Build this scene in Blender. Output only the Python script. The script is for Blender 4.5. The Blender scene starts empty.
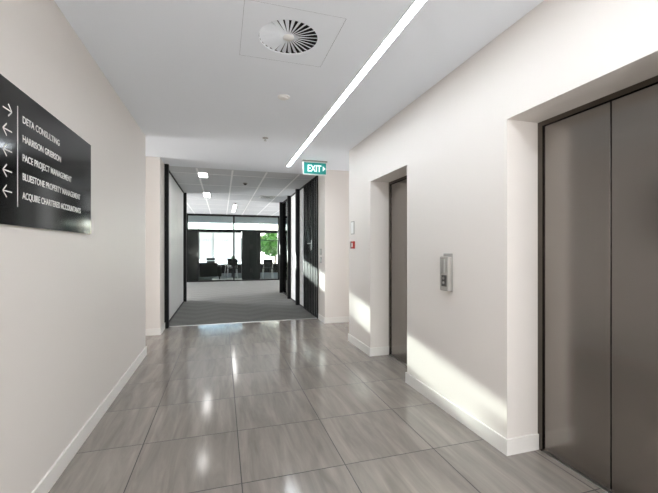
import bpy, bmesh, math, random
from mathutils import Vector, Matrix
random.seed(4)
S = bpy.context.scene
COL = S.collection
R = math.radians

# ------------------------------------------------------------------ camera
F_PX, CY = 358.0, 249.0
TH = math.atan(107.0 / F_PX)
cam_d = bpy.data.cameras.new('camera'); cam = bpy.data.objects.new('camera', cam_d); COL.objects.link(cam)
cam.location = (0, 0, 1.3); cam.rotation_euler = (R(90), 0, -TH)
cam_d.sensor_width = 36; cam_d.lens = F_PX / 658 * 36
cam_d.shift_y = (CY - 246.5) / 658
cam_d.clip_start = .05; cam_d.clip_end = 300
S.camera = cam

# ------------------------------------------------------------------ sky, sun, exposure
S.view_settings.view_transform = 'Standard'; S.view_settings.look = 'None'
S.view_settings.gamma = 1; S.view_settings.use_curve_mapping = False
S.view_settings.exposure = 2.70
W = bpy.data.worlds.new('sky'); S.world = W; W.use_nodes = True
wn = W.node_tree.nodes; wl = W.node_tree.links
bg = wn['Background']
sky = wn.new('ShaderNodeTexSky'); sky.sky_type = 'NISHITA'; sky.sun_disc = False
sky.sun_elevation = R(35); sky.sun_rotation = R(180); sky.dust_density = 3
wl.new(sky.outputs[0], bg.inputs[0]); bg.inputs[1].default_value = .32

SUN_DX, SUN_DZ = .19, .130
sun_d = bpy.data.lights.new('sun', 'SUN'); sun = bpy.data.objects.new('sun', sun_d); COL.objects.link(sun)
sun.location = (-6, 30, 8)
sun.rotation_euler = Vector((SUN_DX, -1, -SUN_DZ)).to_track_quat('-Z', 'Y').to_euler()
sun_d.energy = 3.0; sun_d.angle = R(.35); sun_d.color = (1, .975, .94)

LED_POWER = 7.3       # ceiling strip in the lobby
TROFFER_POWER = 1.8

def fill_light(name, loc, aim, w, h, power, col=(.97, .98, 1)):
    # soft fill lamp added out of view, with no window behind it
    d = bpy.data.lights.new(name, 'AREA'); d.shape = 'RECTANGLE'; d.size = w; d.size_y = h; d.energy = power; d.color = col
    o = bpy.data.objects.new(name, d); COL.objects.link(o); o.location = loc
    o.rotation_euler = Vector(aim).to_track_quat('-Z', 'Z').to_euler(); return o
fill_light('fill_rear', (.4, -3.9, 1.25), (0, 1, 1.8), 2.4, 2.3, 50)  # added fill behind the camera, the rear wall is solid
fill_light('fill_left_passage', (-4.1, 5.4, 1.35), (1, 0, 0), 1.0, 2.3, 22)  # added fill at the closed end of the left passage
fill_light('fill_right_passage', (4.1, 5.4, 1.35), (-1, 0, 0), 1.0, 2.3, 8)  # weaker added fill, right passage has no opening here
fill_light('fill_reception_left', (-5.9, 12.2, 1.3), (1, -.45, .15), 4.5, 2.2, 230)  # added fill to brighten the carpeted corridor, unseen
fill_light('fill_reception_right', (6.9, 12.7, 1.3), (-1, -.45, .15), 3.5, 2.2, 130)  # unseen added fill from the opposite side of the reception

# ------------------------------------------------------------------ materials
def lin(c):
    return tuple((x / 255 / 12.92) if x / 255 <= .04045 else ((x / 255 + .055) / 1.055) ** 2.4 for x in c) + (1,)

def mat(name, col, rough=.5, metal=0, spec=.5, emit=None, estr=0, bump=0, bscale=40, var=0, vscale=(3, 3, 3), rvar=0):
    m = bpy.data.materials.new(name); m.use_nodes = True
    nt = m.node_tree; n = nt.nodes; l = nt.links; p = n['Principled BSDF']
    p.inputs['Base Color'].default_value = lin(col)
    p.inputs['Roughness'].default_value = rough; p.inputs['Metallic'].default_value = metal
    p.inputs['Specular IOR Level'].default_value = spec
    if emit: p.inputs['Emission Color'].default_value = lin(emit); p.inputs['Emission Strength'].default_value = estr
    if var or bump or rvar:
        tc = n.new('ShaderNodeTexCoord'); mp = n.new('ShaderNodeMapping'); mp.inputs['Scale'].default_value = vscale
        l.new(tc.outputs['Object'], mp.inputs[0])
        nz = n.new('ShaderNodeTexNoise'); nz.inputs['Scale'].default_value = 1; nz.inputs['Detail'].default_value = 4
        l.new(mp.outputs[0], nz.inputs[0])
    if var:
        r = n.new('ShaderNodeMapRange'); r.inputs[1].default_value = .3; r.inputs[2].default_value = .7
        r.inputs[3].default_value = 1 - var; r.inputs[4].default_value = 1 + var
        l.new(nz.outputs[0], r.inputs[0])
        mx = n.new('ShaderNodeVectorMath'); mx.operation = 'SCALE'; mx.inputs[0].default_value = lin(col)[:3]
        l.new(r.outputs[0], mx.inputs['Scale']); l.new(mx.outputs[0], p.inputs['Base Color'])
    if rvar:
        r2 = n.new('ShaderNodeMapRange'); r2.inputs[3].default_value = rough - rvar; r2.inputs[4].default_value = rough + rvar
        l.new(nz.outputs[0], r2.inputs[0]); l.new(r2.outputs[0], p.inputs['Roughness'])
    if bump:
        n2 = n.new('ShaderNodeTexNoise'); n2.inputs['Scale'].default_value = bscale; l.new(tc.outputs['Object'], n2.inputs[0])
        b = n.new('ShaderNodeBump'); b.inputs['Strength'].default_value = bump; b.inputs['Distance'].default_value = .002
        l.new(n2.outputs[0], b.inputs['Height']); l.new(b.outputs[0], p.inputs['Normal'])
    return m

M_wall = mat('painted_plaster', (224, 218, 212), .45, spec=.35, bump=.08, bscale=120)
M_ceil = mat('ceiling_paint', (240, 244, 249), .85, spec=.2)
M_panel = mat('back_painted_white_glass', (247, 247, 245), .45)
M_base = mat('skirting_paint', (232, 229, 224), .3)
M_sign = mat('sign_black_acrylic', (12, 13, 13), .10, spec=.45)
M_letter = mat('sign_lettering_white', (225, 225, 222), .5)
M_steel = mat('brushed_stainless', (146, 141, 136), .22, metal=1, var=.012, vscale=(3, 60, .6))
M_steel_d = mat('dark_stainless_jamb', (98, 92, 86), .26, metal=1)
M_black = mat('black_powdercoat', (12, 12, 13), .5, spec=.2)
M_gap = mat('dark_gap', (10, 10, 10), .8)
M_white = mat('white_plastic', (232, 231, 228), .35)
M_grey = mat('silver_grey_plastic', (164, 160, 154), .35)
M_red = mat('red_plastic', (172, 40, 34), .35)
M_dgrey = mat('dark_grey_plastic', (66, 64, 62), .3)
M_alu = mat('satin_aluminium', (190, 190, 188), .3, metal=1)
M_led = mat('led_diffuser', (255, 255, 255), .5, emit=(240, 248, 255), estr=LED_POWER)
M_trof = mat('troffer_diffuser', (255, 255, 255), .5, emit=(255, 253, 250), estr=TROFFER_POWER)
M_exit = mat('exit_green_face', (16, 128, 122), .4, emit=(10, 135, 128), estr=.07)
M_exit_w = mat('exit_white_letter', (240, 255, 250), .4, emit=(200, 255, 245), estr=.17)
M_tile_c = mat('acoustic_ceiling_tile', (214, 216, 218), .9, spec=.1, bump=.3, bscale=300)
M_tbar = mat('ceiling_grid_white', (250, 250, 250), .4)
M_fabric = mat('charcoal_fabric', (26, 29, 26), .9, var=.15, vscale=(60, 60, 60))
M_wood = mat('brown_timber', (70, 52, 38), .4, var=.2, vscale=(3, 40, 40))
M_cab = mat('black_laminate', (16, 20, 21), .4, spec=.25)
M_leafpot = mat('plant_pot_black', (30, 30, 30), .5)
M_leaf = mat('tree_leaf_green', (42, 88, 8), .6, var=.25, vscale=(2, 2, 2))
M_leaf2 = mat('plant_leaf', (70, 110, 40), .6, var=.2, vscale=(9, 9, 9))
M_bark = mat('bark', (80, 66, 52), .9, var=.2, vscale=(10, 10, 2))
M_conc = mat('pale_concrete', (200, 198, 192), .8, var=.05)
M_render = mat('white_render', (225, 224, 220), .8)

def glass_mat(name, tint, gloss):
    m = bpy.data.materials.new(name); m.use_nodes = True; nt = m.node_tree; n = nt.nodes; l = nt.links
    n.remove(n['Principled BSDF'])
    t = n.new('ShaderNodeBsdfTransparent'); t.inputs[0].default_value = tint
    g = n.new('ShaderNodeBsdfGlossy'); g.inputs['Roughness'].default_value = .02
    f = n.new('ShaderNodeFresnel'); f.inputs[0].default_value = gloss
    x = n.new('ShaderNodeMixShader'); l.new(f.outputs[0], x.inputs[0]); l.new(t.outputs[0], x.inputs[1]); l.new(g.outputs[0], x.inputs[2])
    l.new(x.outputs[0], n['Material Output'].inputs[0]); return m
M_glass = glass_mat('clear_glass', (.90, .93, .92, 1), 1.2)
M_glass_d = glass_mat('tinted_glass', (.45, .5, .48, 1), 1.5)

def blind_mat():
    m = bpy.data.materials.new('white_blind_fabric'); m.use_nodes = True; nt = m.node_tree; n = nt.nodes; l = nt.links
    n.remove(n['Principled BSDF'])
    d = n.new('ShaderNodeBsdfDiffuse'); d.inputs[0].default_value = (.7, .7, .69, 1)
    t = n.new('ShaderNodeBsdfTranslucent'); t.inputs[0].default_value = (.72, .72, .72, 1)
    x = n.new('ShaderNodeMixShader'); x.inputs[0].default_value = .45
    l.new(d.outputs[0], x.inputs[1]); l.new(t.outputs[0], x.inputs[2]); l.new(x.outputs[0], n['Material Output'].inputs[0]); return m
M_blind = blind_mat()

def tile_mat():
    m = bpy.data.materials.new('grey_veined_porcelain_tile'); m.use_nodes = True
    nt = m.node_tree; n = nt.nodes; l = nt.links; p = n['Principled BSDF']
    tc = n.new('ShaderNodeTexCoord'); sx = n.new('ShaderNodeSeparateXYZ'); l.new(tc.outputs['Object'], sx.inputs[0])
    def M(op, a, b=None):
        x = n.new('ShaderNodeMath'); x.operation = op
        for i, v in enumerate((a, b)):
            if v is None: continue
            if isinstance(v, (int, float)): x.inputs[i].default_value = v
            else: l.new(v, x.inputs[i])
        return x.outputs[0]
    tx = M('DIVIDE', M('SUBTRACT', sx.outputs[0], .105), .607)
    ty = M('DIVIDE', M('SUBTRACT', sx.outputs[1], 2.04), .60)
    def edge(t, size):
        fr = M('FRACT', t); e = M('MINIMUM', fr, M('SUBTRACT', 1, fr)); return M('MULTIPLY', e, size)
    e = M('MINIMUM', edge(tx, .607), edge(ty, .6))
    mr = n.new('ShaderNodeMapRange'); mr.interpolation_type = 'SMOOTHSTEP'
    mr.inputs[1].default_value = .0022; mr.inputs[2].default_value = .0042; l.new(e, mr.inputs[0])   # 0 in the grout, 1 on the tile
    cid = n.new('ShaderNodeCombineXYZ'); l.new(M('FLOOR', tx), cid.inputs[0]); l.new(M('FLOOR', ty), cid.inputs[1])
    wn_ = n.new('ShaderNodeTexWhiteNoise'); l.new(cid.outputs[0], wn_.inputs[0])
    off = n.new('ShaderNodeVectorMath'); off.operation = 'MULTIPLY_ADD'
    off.inputs[1].default_value = (14, 14, 14); l.new(wn_.outputs['Color'], off.inputs[0])
    sc = n.new('ShaderNodeVectorMath'); sc.operation = 'MULTIPLY'; sc.inputs[1].default_value = (13, 1.5, 1)
    l.new(tc.outputs['Object'], sc.inputs[0]); l.new(sc.outputs[0], off.inputs[2])
    nz = n.new('ShaderNodeTexNoise'); nz.inputs['Scale'].default_value = 1; nz.inputs['Detail'].default_value = 5
    nz.inputs['Roughness'].default_value = .6; nz.inputs['Distortion'].default_value = .6; l.new(off.outputs[0], nz.inputs[0])
    cr = n.new('ShaderNodeValToRGB'); cr.color_ramp.elements[0].position = .3; cr.color_ramp.elements[1].position = .72
    cr.color_ramp.elements[0].color = lin((127, 120, 113)); cr.color_ramp.elements[1].color = lin((156, 148, 140))
    l.new(nz.outputs[0], cr.inputs[0])
    tv = n.new('ShaderNodeMapRange'); tv.inputs[3].default_value = .94; tv.inputs[4].default_value = 1.05; l.new(wn_.outputs['Value'], tv.inputs[0])
    ml = n.new('ShaderNodeVectorMath'); ml.operation = 'SCALE'; l.new(cr.outputs[0], ml.inputs[0]); l.new(tv.outputs[0], ml.inputs['Scale'])
    mix = n.new('ShaderNodeMix'); mix.data_type = 'RGBA'; l.new(mr.outputs[0], mix.inputs[0])
    mix.inputs[6].default_value = lin((62, 58, 55)); l.new(ml.outputs[0], mix.inputs[7]); l.new(mix.outputs[2], p.inputs['Base Color'])
    rr = n.new('ShaderNodeMapRange'); rr.inputs[3].default_value = .7; rr.inputs[4].default_value = .095; l.new(mr.outputs[0], rr.inputs[0])
    ra = M('ADD', rr.outputs[0], M('MULTIPLY', nz.outputs[0], .06)); l.new(ra, p.inputs['Roughness'])
    b = n.new('ShaderNodeBump'); b.inputs['Distance'].default_value = .0015; b.inputs['Strength'].default_value = .5
    l.new(mr.outputs[0], b.inputs['Height']); l.new(b.outputs[0], p.inputs['Normal'])
    p.inputs['Specular IOR Level'].default_value = .5
    return m
M_tile = tile_mat()

def carpet_mat():
    m = bpy.data.materials.new('grey_chevron_carpet'); m.use_nodes = True
    nt = m.node_tree; n = nt.nodes; l = nt.links; p = n['Principled BSDF']
    tc = n.new('ShaderNodeTexCoord'); sx = n.new('ShaderNodeSeparateXYZ'); l.new(tc.outputs['Object'], sx.inputs[0])
    def M(op, a, b=None):
        x = n.new('ShaderNodeMath'); x.operation = op
        for i, v in enumerate((a, b)):
            if v is None: continue
            if isinstance(v, (int, float)): x.inputs[i].default_value = v
            else: l.new(v, x.inputs[i])
        return x.outputs[0]
    zig = M('PINGPONG', sx.outputs[0], .5)
    band = M('FRACT', M('MULTIPLY', M('ADD', sx.outputs[1], M('MULTIPLY', zig, .8)), 2.2))
    st = M('MULTIPLY', M('ABSOLUTE', M('SUBTRACT', band, .5)), 2)
    nz = n.new('ShaderNodeTexNoise'); nz.inputs['Scale'].default_value = 90; l.new(tc.outputs['Object'], nz.inputs[0])
    v = M('ADD', M('MULTIPLY', st, .15), M('MULTIPLY', nz.outputs[0], .85))
    cr = n.new('ShaderNodeValToRGB'); cr.color_ramp.elements[0].position = .3; cr.color_ramp.elements[1].position = .75
    cr.color_ramp.elements[0].color = lin((112, 111, 109)); cr.color_ramp.elements[1].color = lin((140, 139, 137))
    l.new(v, cr.inputs[0]); l.new(cr.outputs[0], p.inputs['Base Color']); p.inputs['Roughness'].default_value = .95
    p.inputs['Specular IOR Level'].default_value = .15
    return m
M_carpet = carpet_mat()

# ------------------------------------------------------------------ mesh helpers
class MB:
    def __init__(s): s.b = bmesh.new()
    def box(s, x0, x1, y0, y1, z0, z1, bev=0):
        r = bmesh.ops.create_cube(s.b, size=1)
        for v in r['verts']:
            v.co = Vector((x0 + (v.co.x + .5) * (x1 - x0), y0 + (v.co.y + .5) * (y1 - y0), z0 + (v.co.z + .5) * (z1 - z0)))
        if bev:
            es = list({e for v in r['verts'] for e in v.link_edges})
            bmesh.ops.bevel(s.b, geom=es, offset=bev, segments=3, affect='EDGES', profile=.5)
        return s
    def cyl(s, p, q, r0, r1=None, seg=20):
        p = Vector(p); q = Vector(q); r1 = r0 if r1 is None else r1
        m = Matrix.Translation((p + q) / 2) @ (q - p).to_track_quat('Z', 'Y').to_matrix().to_4x4()
        bmesh.ops.create_cone(s.b, cap_ends=True, segments=seg, radius1=r0, radius2=r1, depth=(q - p).length, matrix=m); return s
    def poly(s, pts, ext):
        vs = [s.b.verts.new(p) for p in pts]; f = s.b.faces.new(vs)
        r = bmesh.ops.extrude_face_region(s.b, geom=[f])
        bmesh.ops.translate(s.b, verts=[g for g in r['geom'] if isinstance(g, bmesh.types.BMVert)], vec=ext); return s
    def lathe(s, c, prof, seg=40):
        rings = []
        for r, z in prof:
            rings.append([s.b.verts.new((c[0] + r * math.cos(a), c[1] + r * math.sin(a), c[2] + z)) for a in [2 * math.pi * k / seg for k in range(seg)]])
        for a, b in zip(rings, rings[1:]):
            for k in range(seg): s.b.faces.new((a[k], a[(k + 1) % seg], b[(k + 1) % seg], b[k]))
        s.b.faces.new(rings[0]); s.b.faces.new(rings[-1]); return s
    def build(s, name, m, parent=None, smooth=False, label=None):
        bmesh.ops.recalc_face_normals(s.b, faces=s.b.faces[:])
        me = bpy.data.meshes.new(name); s.b.to_mesh(me); s.b.free(); me.materials.append(m)
        if smooth:
            for f in me.polygons: f.use_smooth = True
            me.set_sharp_from_angle(angle=R(35))
        o = bpy.data.objects.new(name, me); COL.objects.link(o)
        if parent: o.parent = parent
        if label: o['label'] = label
        return o

def struct(name, mb, m, parent=None):
    o = mb.build(name, m, parent)
    if not parent: o['kind'] = 'structure'
    return o
def tag(o, label, cat, group=None):
    o['label'] = label; o['category'] = cat
    if group: o['group'] = group
    return o
def thing(name, label, cat, loc=(0, 0, 0), rz=0, group=None):
    o = bpy.data.objects.new(name, None); COL.objects.link(o); o.location = loc; o.rotation_euler = (0, 0, rz)
    o.empty_display_size = .1
    return tag(o, label, cat, group)
def dup(root, loc, rz, label):
    def cp(o, par):
        c = o.copy(); COL.objects.link(c); c.parent = par
        for ch in o.children: cp(ch, c)
        return c
    r = cp(root, None); r.location = loc; r.rotation_euler = (0, 0, rz); r['label'] = label; return r
def text(name, body, size, m, parent, loc, rot, ext=.0006, align='LEFT', width=None, bold=0):
    cu = bpy.data.curves.new(name, 'FONT'); cu.body = body; cu.size = size; cu.extrude = ext; cu.align_x = align; cu.offset = bold
    t = bpy.data.objects.new('tmp', cu); COL.objects.link(t); bpy.context.view_layer.update()
    me = bpy.data.meshes.new_from_object(t.evaluated_get(bpy.context.evaluated_depsgraph_get()))
    bpy.data.objects.remove(t)
    if width:
        xs = [v.co.x for v in me.vertices]; k = width / (max(xs) - min(xs))
        for v in me.vertices: v.co.x *= k
    me.materials.clear(); me.materials.append(m)
    o = bpy.data.objects.new(name, me); COL.objects.link(o); o.parent = parent; o.location = loc; o.rotation_euler = rot
    return o

# ------------------------------------------------------------------ measures
XL, XR, HC = -.90, 1.725, 2.69
YB = -4.0                        # rear end of the lobby
RL0, RL1 = 4.86, 5.93            # side passage on the left
RR0, RR1 = 4.78, 6.02            # side passage on the right
YC = 6.5                         # tiles end, carpet starts
YG, YF = 15.0, 20.0              # glass partition, outer facade
DO, DH = ((.945, 1.845), (3.12, 4.02)), 2.12    # lift openings

# ------------------------------------------------------------------ floors and ceilings
struct('floor', MB().box(-4.2, 4.2, YB, YC, -.1, 0), M_tile)
struct('floor', MB().box(-6, 7, YC, YF + .2, -.1, .003), M_carpet)
vx0, vx1, vy0, vy1 = .12, .72, 2.04, 2.64      # hole for the air diffuser
b = MB()
b.box(-4.2, vx0, YB, YC, HC, HC + .12); b.box(vx1, 4.2, YB, YC, HC, HC + .12)
b.box(vx0, vx1, YB, vy0, HC, HC + .12); b.box(vx0, vx1, vy1, YC, HC, HC + .12)
struct('ceiling', b, M_ceil)
struct('ceiling', MB().box(-6, 7, YC, YF + .2, HC, HC + .12), M_tile_c)
b = MB()
for k in range(-9, 12):
    x = .18 + .6 * k + .0
    b.box(x - .016, x + .016, YC + .05, YG - .03, HC - .004, HC + .01)
for k in range(1, 8):
    y = YC + 1.2 * k - .7
    b.box(-5.9, 6.9, y - .008, y + .008, HC - .003, HC + .01)
struct('trim_1', b, M_tbar)

# ------------------------------------------------------------------ walls
struct('wall_left', MB().box(XL - .2, XL, YB, RL0, 0, HC), M_wall)
b = MB()
ys = [YB, DO[0][0], DO[0][1], DO[1][0], DO[1][1], RR0]
for i in (0, 2, 4): b.box(XR, XR + .275, ys[i], ys[i + 1], 0, HC)
for a, c in DO: b.box(XR, XR + .275, a, c, DH, HC)
b.box(XR + .35, XR + .45, YB, RR0, 0, HC)
struct('wall_right', b, M_wall)
struct('wall_rear', MB().box(XL - .2, XR + .45, YB - .2, YB, 0, HC), M_wall)
# left side passage
struct('wall_passage_left', MB().box(-4.2, XL - .2, RL0 - .2, RL0, 0, HC).box(-4.2, XL, RL1, RL1 + .12, 0, HC).box(-4.4, -4.2, RL0 - .2, RL1 + .12, 0, HC), M_wall)
struct('wall_passage_right', MB().box(XR + .45, 4.2, RR0 - .2, RR0, 0, HC).box(XR, 4.2, RR1, RR1 + .12, 0, HC).box(4.2, 4.4, RR0 - .2, RR1 + .12, 0, HC), M_wall)
# corridor walls up to the glazed partitions and the rooms behind them
struct('wall_corridor_left', MB().box(XL - .12, XL, RL1 + .12, 6.36, 0, HC).box(XL - .6, XL - .5, RL1 + .12, 9.60, 0, HC).box(-6, XL - .0, 9.60, 9.70, 0, HC), M_wall)
struct('wall_corridor_right', MB().box(XR, XR + .12, RR1 + .12, 6.48, 0, HC).box(XR + .6, XR + .7, RR1 + .12, 10.72, 0, HC).box(XR + .0, 7, 10.72, 10.82, 0, HC), M_wall)
struct('wall_far_left', MB().box(-6.2, -6, 9.6, YF, 0, HC), M_wall)
struct('wall_far_right', MB().box(7, 7.2, 10.7, YF, 0, HC), M_wall)

# ------------------------------------------------------------------ skirting
T, HB = .012, .10
struct('baseboard_left', MB().box(XL, XL + T, YB, RL0 + T, 0, HB).box(XL - .3, XL + T, RL0, RL0 + T, 0, HB), M_base)
b = MB()
b.box(XR - T, XR, YB, DO[0][0], 0, HB)
b.box(XR - T, XR, DO[0][1] - T, DO[1][0] + T, 0, HB); b.box(XR - T, XR, DO[1][1] - T, RR0 + T, 0, HB)
b.box(XR, XR + .243, DO[0][1] - T, DO[0][1], 0, HB); b.box(XR, XR + .243, DO[1][1] - T, DO[1][1], 0, HB)
b.box(XR, XR + .243, DO[0][0], DO[0][0] + T, 0, HB); b.box(XR, XR + .243, DO[1][0], DO[1][0] + T, 0, HB)
struct('baseboard_right', b, M_base)
struct('baseboard_passage_left', MB().box(-4.2, XL + T, RL1 - T, RL1, 0, HB).box(XL, XL + T, RL1, 6.36, 0, HB), M_base)
struct('baseboard_passage_right', MB().box(XR - T, 4.2, RR1 - T, RR1, 0, HB).box(XR - T, XR, RR1, 6.44, 0, HB), M_base)
struct('trim_2', MB().box(XL, XR, YC - .012, YC + .012, 0, .006), M_alu)

# ------------------------------------------------------------------ lifts
for i, (a, c) in enumerate(DO):
    L = ('stainless steel lift doors nearest the camera, cut off by the right edge',
         'stainless steel lift doors farther down the right wall, beyond the call panel')[i]
    t = thing('lift_entrance', L, 'lift', (XR + .245, (a + c) / 2, 0), group='lift entrances')
    w = (c - a) / 2
    b = MB()
    b.box(0, .03, w - .035, w, 0, DH).box(0, .03, -w, -w + .035, 0, DH).box(0, .03, -w + .035, w - .035, DH - .03, DH)
    b.build('door_frame', M_steel_d, t)
    for s in (0, 1):
        y0, y1 = ((.004, w - .04), (-w + .04, -.004))[s]
        MB().box(.012, .032, y0, y1, .008, DH - .034, .0015).build('door_panel', M_steel, t)
    MB().box(.04, .05, -w, w, 0, DH).build('shaft_shadow_gap', M_gap, t)
    MB().box(-.0, .04, -w + .035, w - .035, 0, .005).build('sill', M_alu, t)

# ------------------------------------------------------------------ left corridor partition: black posts, glass, white blinds
t = thing('glazed_partition', 'long glazed partition with black end posts on the left of the carpeted corridor', 'partition', (XL, 6.36, 0))
for y0, y1, x1 in ((0, .09, .06), (3.10, 3.19, .06)): MB().box(-.1, x1, y0, y1, 0, HC).build('post', M_black, t)
MB().box(-.09, .012, .09, 3.10, HC - .02, HC).build('head_rail', M_black, t)
MB().box(-.09, .012, .09, 3.10, 0, .02).build('floor_rail', M_black, t)
for k in range(5):
    y0 = .09 + .602 * k
    MB().box(-.03, -.01, y0 + .003, y0 + .599, .02, HC - .02).build('white_glass_panel', M_panel, t)
def blind(name, label, x, y, length, z0, z1, axis='y', pitch=.11, grp='white vertical blinds', ang=.35):
    t = thing(name, label, 'blind', (x, y, z0), 0, grp); b = MB(); n = int(length / pitch)
    for k in range(n + 1):
        c = k * pitch
        u = Vector((math.sin(ang), math.cos(ang))) * .058
        if axis == 'x': u = Vector((math.cos(ang), math.sin(ang))) * .058; p = Vector((c, 0))
        else: p = Vector((0, c))
        nrm = Vector((-u.y, u.x)).normalized() * .0008
        q = [p - u - nrm, p + u - nrm, p + u + nrm, p - u + nrm]
        b.poly([(v.x, v.y, 0) for v in q], (0, 0, z1 - z0 - .04))
    b.build('slats', M_blind, t)
    h = MB()
    if axis == 'x': h.box(-.05, length + .05, -.02, .02, z1 - z0 - .04, z1 - z0)
    else: h.box(-.02, .02, -.05, length + .05, z1 - z0 - .04, z1 - z0)
    h.build('head_track', M_white, t)
    return t

# ------------------------------------------------------------------ right corridor partition
t = thing('glazed_partition', 'black framed partition with slats and white bays on the right of the corridor', 'partition', (XR, 6.48, 0))
for y in (1.66, 2.75, 4.08):
    MB().box(-.085, .03, y, y + .09, 0, HC).build('post', M_black, t)
MB().box(-.01, .03, .04, 4.08, HC - .04, HC).build('head_rail', M_black, t)
MB().box(-.01, .03, .04, 4.08, 0, .03).build('floor_rail', M_black, t)
MB().box(.005, .015, 2.84, 4.08, .03, HC - .04).build('glass_panel', M_glass_d, t, label='dark tinted glass panel')
MB().box(.0, .015, 1.2, 1.66, .03, HC - .04).build('white_glass_panel', M_panel, t)
MB().box(.0, .015, 1.75, 2.75, .03, HC - .04).build('white_glass_panel', M_panel, t)
MB().box(.0, .03, .04, 1.16, .03, HC - .04).build('backing_panel', M_panel, t)
for k in range(9):
    y = .0 + .14 * k
    MB().box(-.016, .03, y, y + .07, 0, HC).build('slat', M_black, t)

# switch plates on the right strip of wall, lever shape standing for a reflection
for i, z in enumerate((1.25, 1.10)):
    t = thing('switch_plate', ('upper of two small grey plates beside the black slats', 'lower of two small grey plates beside the black slats')[i],
              'switch', (XR, 6.27, z), group='switch plates beside the slats')
    MB().box(-.012, 0, -.05, .05, -.055, .055, .003).build('plate', M_grey, t)
    MB().box(-.018, -.012, -.02, .02, -.03, .03, .002).build('button', M_alu, t)
t = thing('reflection_lever', 'silver lever shape standing in for a grey reflection on the black slats', 'reflection stand-in', (XR - .035, 6.86, 1.38))  # modelled lever takes the place of a reflection on the slats
MB().box(-.008, 0, -.03, .03, -.1, .1, .003).build('back_plate', M_alu, t)
MB().cyl((-.008, 0, .03), (-.05, 0, .03), .011).cyl((-.05, -.006, .03), (-.05, .12, .03), .01).build('lever', M_alu, t, True)

# ------------------------------------------------------------------ glass partition across the corridor end
t = thing('glass_screen', 'full-height black framed glass screen closing the far end of the corridor', 'glass partition', (0, YG, 0))
mx = [-6.0, -3.2, -1.33, .43, 2.25, 4.2, 6.94]
for x in mx: MB().box(x, x + .06, -.03, .03, 0, HC).build('mullion', M_black, t)
MB().box(-5.94, 6.94, -.035, .035, HC - .08, HC).build('head_rail', M_black, t)
MB().box(-5.94, 6.94, -.035, .035, 0, .05).build('floor_rail', M_black, t)
for x0, x1 in zip(mx, mx[1:]): MB().box(x0 + .06, x1, -.005, .005, .05, HC - .08).build('glass_pane', M_glass, t)

# ------------------------------------------------------------------ outer facade with windows
b = MB()
b.box(-6.2, 7.2, YF, YF + .2, 0, .44)
struct('wall_far', b, M_black)
b = MB()
b.box(-6.2, 7.2, YF - .09, YF + .1, 2.20, 2.35)
struct('trim_3', b, M_black)
struct('wall_far_pier', MB().box(-6.2, -4.2, YF, YF + .2, .44, 2.22).box(-1.75, -1.22, YF - .02, YF + .2, .44, 2.22).box(1.05, 2.0, YF - .02, YF + .2, .44, 2.22).box(5, 7.2, YF, YF + .2, .44, 2.22), M_black)
wins = [(-4.2, -1.75), (-1.22, 1.05), (2.0, 5.0)]
for i, (x0, x1) in enumerate(wins):
    r = bpy.data.objects.new('window_%d' % (i + 1), None); COL.objects.link(r); r.location = (x0, YF, .44); r['kind'] = 'structure'
    w = x1 - x0
    b = MB().box(0, w, 0, .06, 0, .05).box(0, w, 0, .06, 1.73, 1.78).box(0, .05, 0, .06, 0, 1.78).box(w - .05, w, 0, .06, 0, 1.78)
    for q in range(1, 3): b.box(w * q / 3 - .02, w * q / 3 + .02, 0, .06, .05, 1.73)
    b.box(.05, w - .05, .01, .05, 1.32, 1.36)
    b.build('window_frame', M_dgrey, r)
    MB().box(.05, w - .05, .025, .035, .05, 1.73).build('window_pane', M_glass, r)
r = bpy.data.objects.new('window_4', None); COL.objects.link(r); r.location = (-6, YF, 2.35); r['kind'] = 'structure'
b = MB()
for q in range(9): b.box(q * 1.6, q * 1.6 + .03, .0, .05, 0, .34)
b.build('window_frame', M_black, r)
MB().box(0, 13, .02, .03, 0, .34).build('window_pane', M_glass, r)
blind('vertical_blind', 'white vertical blind glowing in the window straight down the corridor', -1.2, YF - .06, 2.2, .74, 2.19, 'x', .115, ang=.5)
blind('vertical_blind', 'unseen white vertical blind added to stop the sun in the window left of the dark pier', -4.15, YF - .06, 2.35, .74, 2.19, 'x', .115, ang=.5)  # hidden from the camera, added to hold sun off the carpet

# ------------------------------------------------------------------ outdoors
struct('ground', MB().box(-60, 60, YF + .2, 90, -.3, -.2), M_conc)
t = thing('neighbouring_building', 'pale rendered building seen through the right-hand far window', 'building', (3, 38, -.2))
MB().box(0, 20, 0, 8, 0, 9).build('wall', M_render, t)
for zz in (1.2, 4.2):
    for k in range(8):
        f = MB().box(.6 + k * 2.4, 2.2 + k * 2.4, -.05, .0, zz, zz + 1.7).build('window', M_dgrey, t)
        MB().box(.7 + k * 2.4, 1.37 + k * 2.4, -.07, -.05, zz + .1, zz + 1.6).box(1.43 + k * 2.4, 2.1 + k * 2.4, -.07, -.05, zz + .1, zz + 1.6).build('pane', M_glass_d, f)
def foliage(n, c, r, size):
    b = MB()
    for k in range(n):
        while True:
            p = Vector((random.uniform(-1, 1), random.uniform(-1, 1), random.uniform(-1, 1)))
            if p.length < 1: break
        p = Vector(c) + Vector((p.x * r[0], p.y * r[1], p.z * r[2]))
        d = Vector((random.gauss(0, 1), random.gauss(0, 1), random.gauss(0, 1))).normalized()
        e = d.orthogonal().normalized(); g = d.cross(e); s = size * random.uniform(.6, 1.2)
        v = [b.b.verts.new(p + q) for q in (-e * s, -g * s * .45 + d * s * .1, e * s, g * s * .45 + d * s * .1)]
        b.b.faces.new(v)
    return b
t = thing('garden_tree', 'bright green leafy tree outside the right-hand far window', 'tree', (3.45, 24.5, -.2))
foliage(2600, (0, 0, 1.85), (1.05, .9, .9), .11).build('foliage', M_leaf, t)
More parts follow.
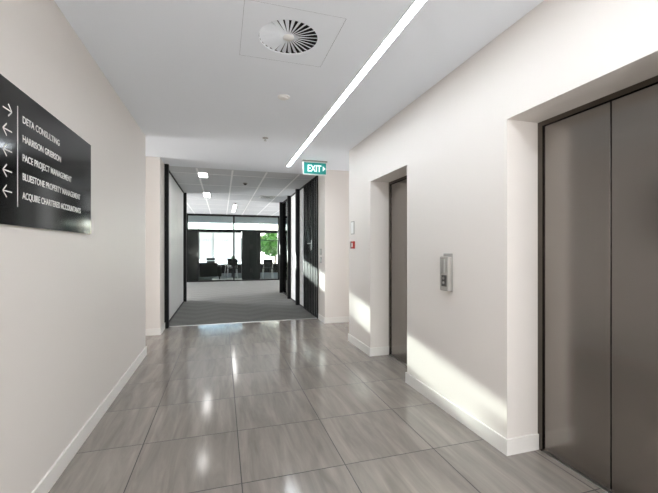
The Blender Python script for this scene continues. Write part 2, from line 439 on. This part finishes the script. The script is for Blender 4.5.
MB().cyl((0, 0, 0), (.05, 0, 1.4), .09, .06).cyl((.05, 0, 1.3), (.4, .1, 2.2), .05, .02).cyl((.05, 0, 1.3), (-.35, -.1, 2.2), .05, .02).build('trunk', M_bark, t, True)

# ------------------------------------------------------------------ far room furniture
t = thing('storage_cabinet', 'tall black cabinet behind the glass screen, right of the centre mullion', 'cabinet', (1.17, YG + .55, .003))
MB().box(-.38, .38, -.25, .25, .05, 2.02).build('body', M_cab, t)
MB().box(-.36, .36, -.22, .22, 0, .05).build('plinth', M_black, t)
for s in (-1, 1):
    x0, x1 = sorted((s * .004, s * .376))
    for z0, z1 in ((.06, .75), (.758, 2.01)):
        d = MB().box(x0, x1, -.268, -.25, z0, z1, .002).build('door', M_cab, t)
        MB().box(s * .035 - .006, s * .035 + .006, -.293, -.268, (z0 + z1) / 2 - .1, (z0 + z1) / 2 + .1, .003).build('handle', M_dgrey, d)
t = thing('storage_cabinet', 'narrow black cabinet behind the glass screen at its left end', 'cabinet', (-1.12, YG + .55, .003))
MB().box(-.22, .22, -.25, .25, .05, 2.0).build('body', M_cab, t)
MB().box(-.2, .2, -.22, .22, 0, .05).build('plinth', M_black, t)
d = MB().box(-.215, .215, -.268, -.25, .06, 1.99, .002).build('door', M_cab, t)
MB().box(.16, .172, -.293, -.268, .95, 1.15, .003).build('handle', M_alu, d)

t = thing('sofa', 'dark charcoal sofa behind the glass screen beside the narrow cabinet', 'sofa', (-.60, 16.35, .003))
MB().box(-.42, .42, -.4, -.22, .12, .72, .04).build('backrest', M_fabric, t)
MB().box(-.42, .42, -.22, .4, .12, .42, .04).build('seat', M_fabric, t)
for s in (-1, 1): MB().box(s * .5 - .08, s * .5 + .08, -.4, .4, .12, .58, .04).build('armrest', M_fabric, t)
for sx in (-.5, .5):
    for sy in (-.33, .33): MB().cyl((sx, sy, 0), (sx, sy, .13), .02).build('leg', M_black, t, True)

def make_table(label, x, y):
    t = thing('meeting_table', label, 'table', (x, y, .003), group='small tables in the far room')
    b = MB().lathe((0, 0, .71), [(.36, 0), (.385, .008), (.385, .024), (.38, .03)]); b.build('tabletop', M_alu, t, True)
    MB().cyl((0, 0, .02), (0, 0, .71), .03).build('pedestal', M_black, t, True)
    MB().lathe((0, 0, 0), [(.24, 0), (.24, .012), (.05, .03)]).build('base', M_black, t, True)
    return t
def make_chair(label, x, y, rz):
    t = thing('side_chair', label, 'chair', (x, y, .003), rz, 'chairs around the far room tables')
    MB().box(-.22, .22, -.21, .21, .43, .47, .015).build('seat', M_fabric, t)
    MB().box(-.21, .21, .19, .22, .58, .84, .014).build('backrest', M_fabric, t)
    for sx in (-1, 1):
        MB().cyl((sx * .19, -.18, .44), (sx * .21, -.21, 0), .011).build('leg', M_alu, t, True)
        MB().cyl((sx * .19, .18, .44), (sx * .21, .23, 0), .011).build('leg', M_alu, t, True)
        MB().cyl((sx * .19, .19, .44), (sx * .19, .215, .62), .011).build('back_post', M_alu, t, True)
    return t
tb = make_table('small round pale table nearest the glass screen, left of the centre mullion', .45, 16.95)
dup(tb, (1.2, 18.6, .003), 0, 'small round pale table behind the black cabinet, nearer the blinds')
dup(tb, (-.55, 18.4, .003), 0, 'small round pale table behind the dark sofa, near the blinds')
ch = make_chair('dark chair with its back to the glass screen at the nearest small table', .45, 16.3, math.pi)
for x, y, r, l in ((1.1, 16.95, -math.pi / 2, 'dark chair on the right side of the nearest small table'),
                   (.45, 17.6, 0, 'dark chair facing the camera behind the nearest small table'),
                   (.35, 18.3, math.pi / 2, 'dark chair turned sideways behind the nearest small table'),
                   (1.2, 19.25, 0, 'dark chair facing the camera, nearest the blinds on the right'),
                   (-.55, 19.05, 0, 'dark chair facing the camera, nearest the blinds on the left'),
                   (1.95, 16.1, math.pi, 'dark chair in front of the green window, behind the glass screen')):
    dup(ch, (x, y, .003), r, l)
t = thing('potted_plant', 'little green plant in a black pot on the nearest round table', 'plant', (.5, 16.9, .744))
MB().lathe((0, 0, 0), [(.04, 0), (.055, .09), (.05, .09)]).build('pot', M_leafpot, t, True)
foliage(120, (0, 0, .16), (.1, .1, .09), .035).build('leaves', M_leaf2, t)

# ------------------------------------------------------------------ ceiling lights
t = thing('linear_light', 'long bright LED strip recessed along the white lobby ceiling', 'ceiling light', (1.065, 1.2, HC))
MB().box(-.022, .022, -4.6, 4.74, -.004, -.001).build('diffuser', M_led, t)
MB().box(-.031, -.026, -4.61, 4.75, -.005, 0).box(.026, .031, -4.61, 4.75, -.005, 0).box(-.026, .026, 4.74, 4.75, -.005, 0).box(-.026, .026, -4.61, -4.6, -.005, 0).build('housing', M_white, t)
def troffer(label, x, y, wx, wy, grp='small recessed lights in the grid ceiling'):
    t = thing('recessed_light', label, 'ceiling light', (x, y, HC), group=grp)
    MB().box(-wx / 2, wx / 2, -wy / 2, wy / 2, -.008, -.005).build('diffuser', M_trof, t)
    MB().box(-wx / 2 - .012, wx / 2 + .012, -wy / 2 - .012, -wy / 2, -.01, 0).box(-wx / 2 - .012, wx / 2 + .012, wy / 2, wy / 2 + .012, -.01, 0)\
        .box(-wx / 2 - .012, -wx / 2, -wy / 2, wy / 2, -.01, 0).box(wx / 2, wx / 2 + .012, -wy / 2, wy / 2, -.01, 0).build('frame', M_white, t)
troffer('small bright rectangular light in the grid ceiling, nearest the lobby', -.34, 7.1, .15, .42)
troffer('small bright rectangular light in the grid ceiling, second from the lobby', -.37, 9.7, .15, .8)
troffer('bright narrow light down the middle of the grid ceiling near the glass screen', .40, 12.7, .09, 2.4)
# air diffuser in the grid ceiling
t = thing('air_grille', 'flat pale square air grille in the grid ceiling on the right', 'air vent', (1.17, 9.6, HC))
MB().box(-.22, .22, -.22, .22, -.012, 0, .004).build('face_plate', M_white, t)
for k in range(4): 
    a = .17 - .04 * k
    b = MB().box(-a, a, -a, -a + .012, -.018, -.012).box(-a, a, a - .012, a, -.018, -.012).box(-a, -a + .012, -a, a, -.018, -.012).box(a - .012, a, -a, a, -.018, -.012)
    b.build('louvre', M_grey, t)

# swirl diffuser
cx_, cy_ = (vx0 + vx1) / 2, (vy0 + vy1) / 2
t = thing('swirl_diffuser', 'round swirl air diffuser with radial blades in a square ceiling panel', 'air vent', (cx_, cy_, HC))
b = MB(); N = 72; rad = .192; hs = .2985
inn = []; out = []
for k in range(N):
    a = 2 * math.pi * k / N; cs, sn = math.cos(a), math.sin(a)
    inn.append(b.b.verts.new((rad * cs, rad * sn, 0))); q = hs / max(abs(cs), abs(sn)); out.append(b.b.verts.new((q * cs, q * sn, 0)))
fs = [b.b.faces.new((inn[k], inn[(k + 1) % N], out[(k + 1) % N], out[k])) for k in range(N)]
r_ = bmesh.ops.extrude_face_region(b.b, geom=fs)
bmesh.ops.translate(b.b, verts=[g for g in r_['geom'] if isinstance(g, bmesh.types.BMVert)], vec=(0, 0, .006))
b.build('face_plate', M_ceil, t)
MB().box(-.3, .3, -.3, .3, .07, .075).box(-.3, -.299, -.3, .3, .0, .07).box(.299, .3, -.3, .3, .0, .07).box(-.3, .3, -.3, -.299, .0, .07).box(-.3, .3, .299, .3, .0, .07).build('plenum', M_gap, t)
for k in range(28):
    a = 2 * math.pi * k / 28
    b = MB().box(.035, .19, -.0012, .0012, -.011, .011)
    M_ = Matrix.Rotation(a, 4, 'Z') @ Matrix.Rotation(R(-62), 4, 'X')
    # blades are wider at the rim than at the hub
    for v in b.b.verts: v.co.z *= (.35 + 1.0 * (v.co.x - .035) / .155)
    bmesh.ops.transform(b.b, matrix=Matrix.Translation((0, 0, .008)) @ M_, verts=b.b.verts[:])
    b.build('blade', M_ceil, t)
MB().lathe((0, 0, -.003), [(.03, 0), (.036, .004), (.036, .02)]).build('hub', M_white, t, True)

# smoke detector, sprinkler, sensors
t = thing('smoke_detector', 'small round white smoke detector on the lobby ceiling below the swirl diffuser', 'smoke detector', (.54, 3.25, HC))
MB().lathe((0, 0, 0), [(.055, 0), (.055, -.006), (.048, -.009)]).build('base', M_white, t, True)
MB().lathe((0, 0, -.009), [(.034, 0), (.036, -.01), (.02, -.014)]).build('sensor_head', M_white, t, True)
t = thing('sprinkler', 'tiny fire sprinkler on the lobby ceiling near the end of the light strip', 'sprinkler', (.52, 4.52, HC))
MB().lathe((0, 0, 0), [(.035, 0), (.035, -.004), (.02, -.008)]).build('escutcheon', M_grey, t, True)
MB().cyl((0, 0, -.006), (0, 0, -.035), .007).cyl((0, 0, -.035), (0, 0, -.038), .016).build('head', M_alu, t, True)
def sensor(label, x, y):
    t = thing('ceiling_sensor', label, 'sensor', (x, y, HC), group='dark sensors in the grid ceiling')
    MB().lathe((0, 0, 0), [(.05, 0), (.05, -.01), (.045, -.014)]).build('base', M_grey, t, True)
    MB().lathe((0, 0, -.014), [(.032, 0), (.03, -.016), (.015, -.026)]).build('lens', M_dgrey, t, True)
sensor('small dark round sensor in the grid ceiling, nearest the lobby', .47, 7.75)
sensor('small dark round sensor at the near end of the narrow middle light', .39, 11.3)

# ------------------------------------------------------------------ exit sign
t = thing('exit_sign', 'green illuminated EXIT sign with arrow hanging from the lobby ceiling', 'exit sign', (1.40, 5.47, HC))
MB().box(-.19, .19, -.02, .02, -.225, -.022, .004).build('casing', M_white, t)
MB().box(-.20, .20, -.03, .03, -.022, 0, .003).build('mounting_bar', M_grey, t)
MB().box(-.178, .178, -.0235, -.0205, -.212, -.036).build('face', M_exit, t)
text('lettering', 'EXIT', .145, M_exit_w, t, (-.125, -.0245, -.175), (R(90), 0, 0), .0008, width=.22, bold=.003)
MB().poly([(.125, -.0236, -.165), (.125, -.0236, -.083), (.168, -.0236, -.124)], (0, -.0015, 0)).build('arrow', M_exit_w, t)

# ------------------------------------------------------------------ directory sign
SY0, SY1, SZ0, SZ1 = 1.68, 2.895, 1.405, 2.03
t = thing('directory_sign', 'black tenant directory board with white lettering on the left wall', 'sign', (XL, 0, 0))
MB().box(.004, .016, SY0, SY1, SZ0, SZ1, .001).build('panel', M_sign, t)
MB().box(0, .004, SY0 + .03, SY1 - .03, SZ0 + .03, SZ1 - .03).build('backing', M_black, t)
MB().box(.016, .0172, 1.948, 1.952, 1.49, 1.945).build('divider_line', M_letter, t)
ROWS = [('DETA CONSULTING', 2.38), ('HARRISON GRIERSON', 2.40), ('PACE PROJECT MANAGEMENT', 2.55), ('BLUESTONE PROPERTY MANAGEMENT', 2.69), ('ACQUIRE CHARTERED ACCOUNTANTS', 2.70)]
for k, (s, yend) in enumerate(ROWS):
    zc = 1.90 - .088 * k
    # text reads along +y when the wall is seen from the lobby
    text('lettering', s, .046, M_letter, t, (.0168, 1.99, zc - .016), (R(90), 0, R(90)), .0005, width=yend - 1.99, bold=.0006)
    d = 1 if k == 0 else -1
    b = MB(); yc = 1.87
    def bar(p, q, w=.0028):
        p = Vector(p); q = Vector(q); n_ = Vector((-(q - p).y, (q - p).x)).normalized() * w
        b.poly([(.0162, v.x, v.y) for v in (p - n_, q - n_, q + n_, p + n_)], (.001, 0, 0))
    bar((yc - .034, zc), (yc + .034, zc)); bar((yc + d * .034, zc), (yc + d * .006, zc + .026)); bar((yc + d * .034, zc), (yc + d * .006, zc - .026))
    b.build('arrow', M_letter, t)

# ------------------------------------------------------------------ lift call station, call point
t = thing('lift_call_panel', 'small silver lift call panel on the wall between the two lifts', 'call panel', (XR, 2.45, 1.1))
MB().box(-.006, 0, -.052, .065, -.135, .165, .003).build('back_plate', M_grey, t)
MB().box(-.045, -.006, -.05, .06, -.13, .14, .008).build('body', M_grey, t)
MB().box(-.047, -.045, -.01, .045, .01, .12, .001).build('label_plate', M_alu, t)
MB().box(-.048, -.045, -.035, .03, -.095, -.005, .001).build('display', M_dgrey, t)
for z in (-.03, -.065): MB().cyl((-.048, 0, z), (-.052, 0, z), .011).build('button', M_alu, t, True)
t = thing('notice_frame', 'small white framed notice on the right wall above the red call point', 'notice', (XR, 4.62, 1.59))
MB().box(-.01, 0, -.06, .06, -.09, .09, .002).build('frame', M_grey, t)
MB().box(-.012, -.01, -.048, .048, -.078, .078).build('sheet', M_white, t)
t = thing('fire_call_point', 'small red fire alarm call point on the right wall near the corner', 'alarm', (XR, 4.60, 1.355))
MB().box(-.03, 0, -.06, .01, -.05, .05, .005).build('body', M_red, t)
MB().box(-.032, -.03, -.045, -.005, -.025, .025, .001).build('front_plate', M_white, t)
MB().box(-.03, 0, .015, .05, -.05, .05, .005).build('side_cover', M_dgrey, t)
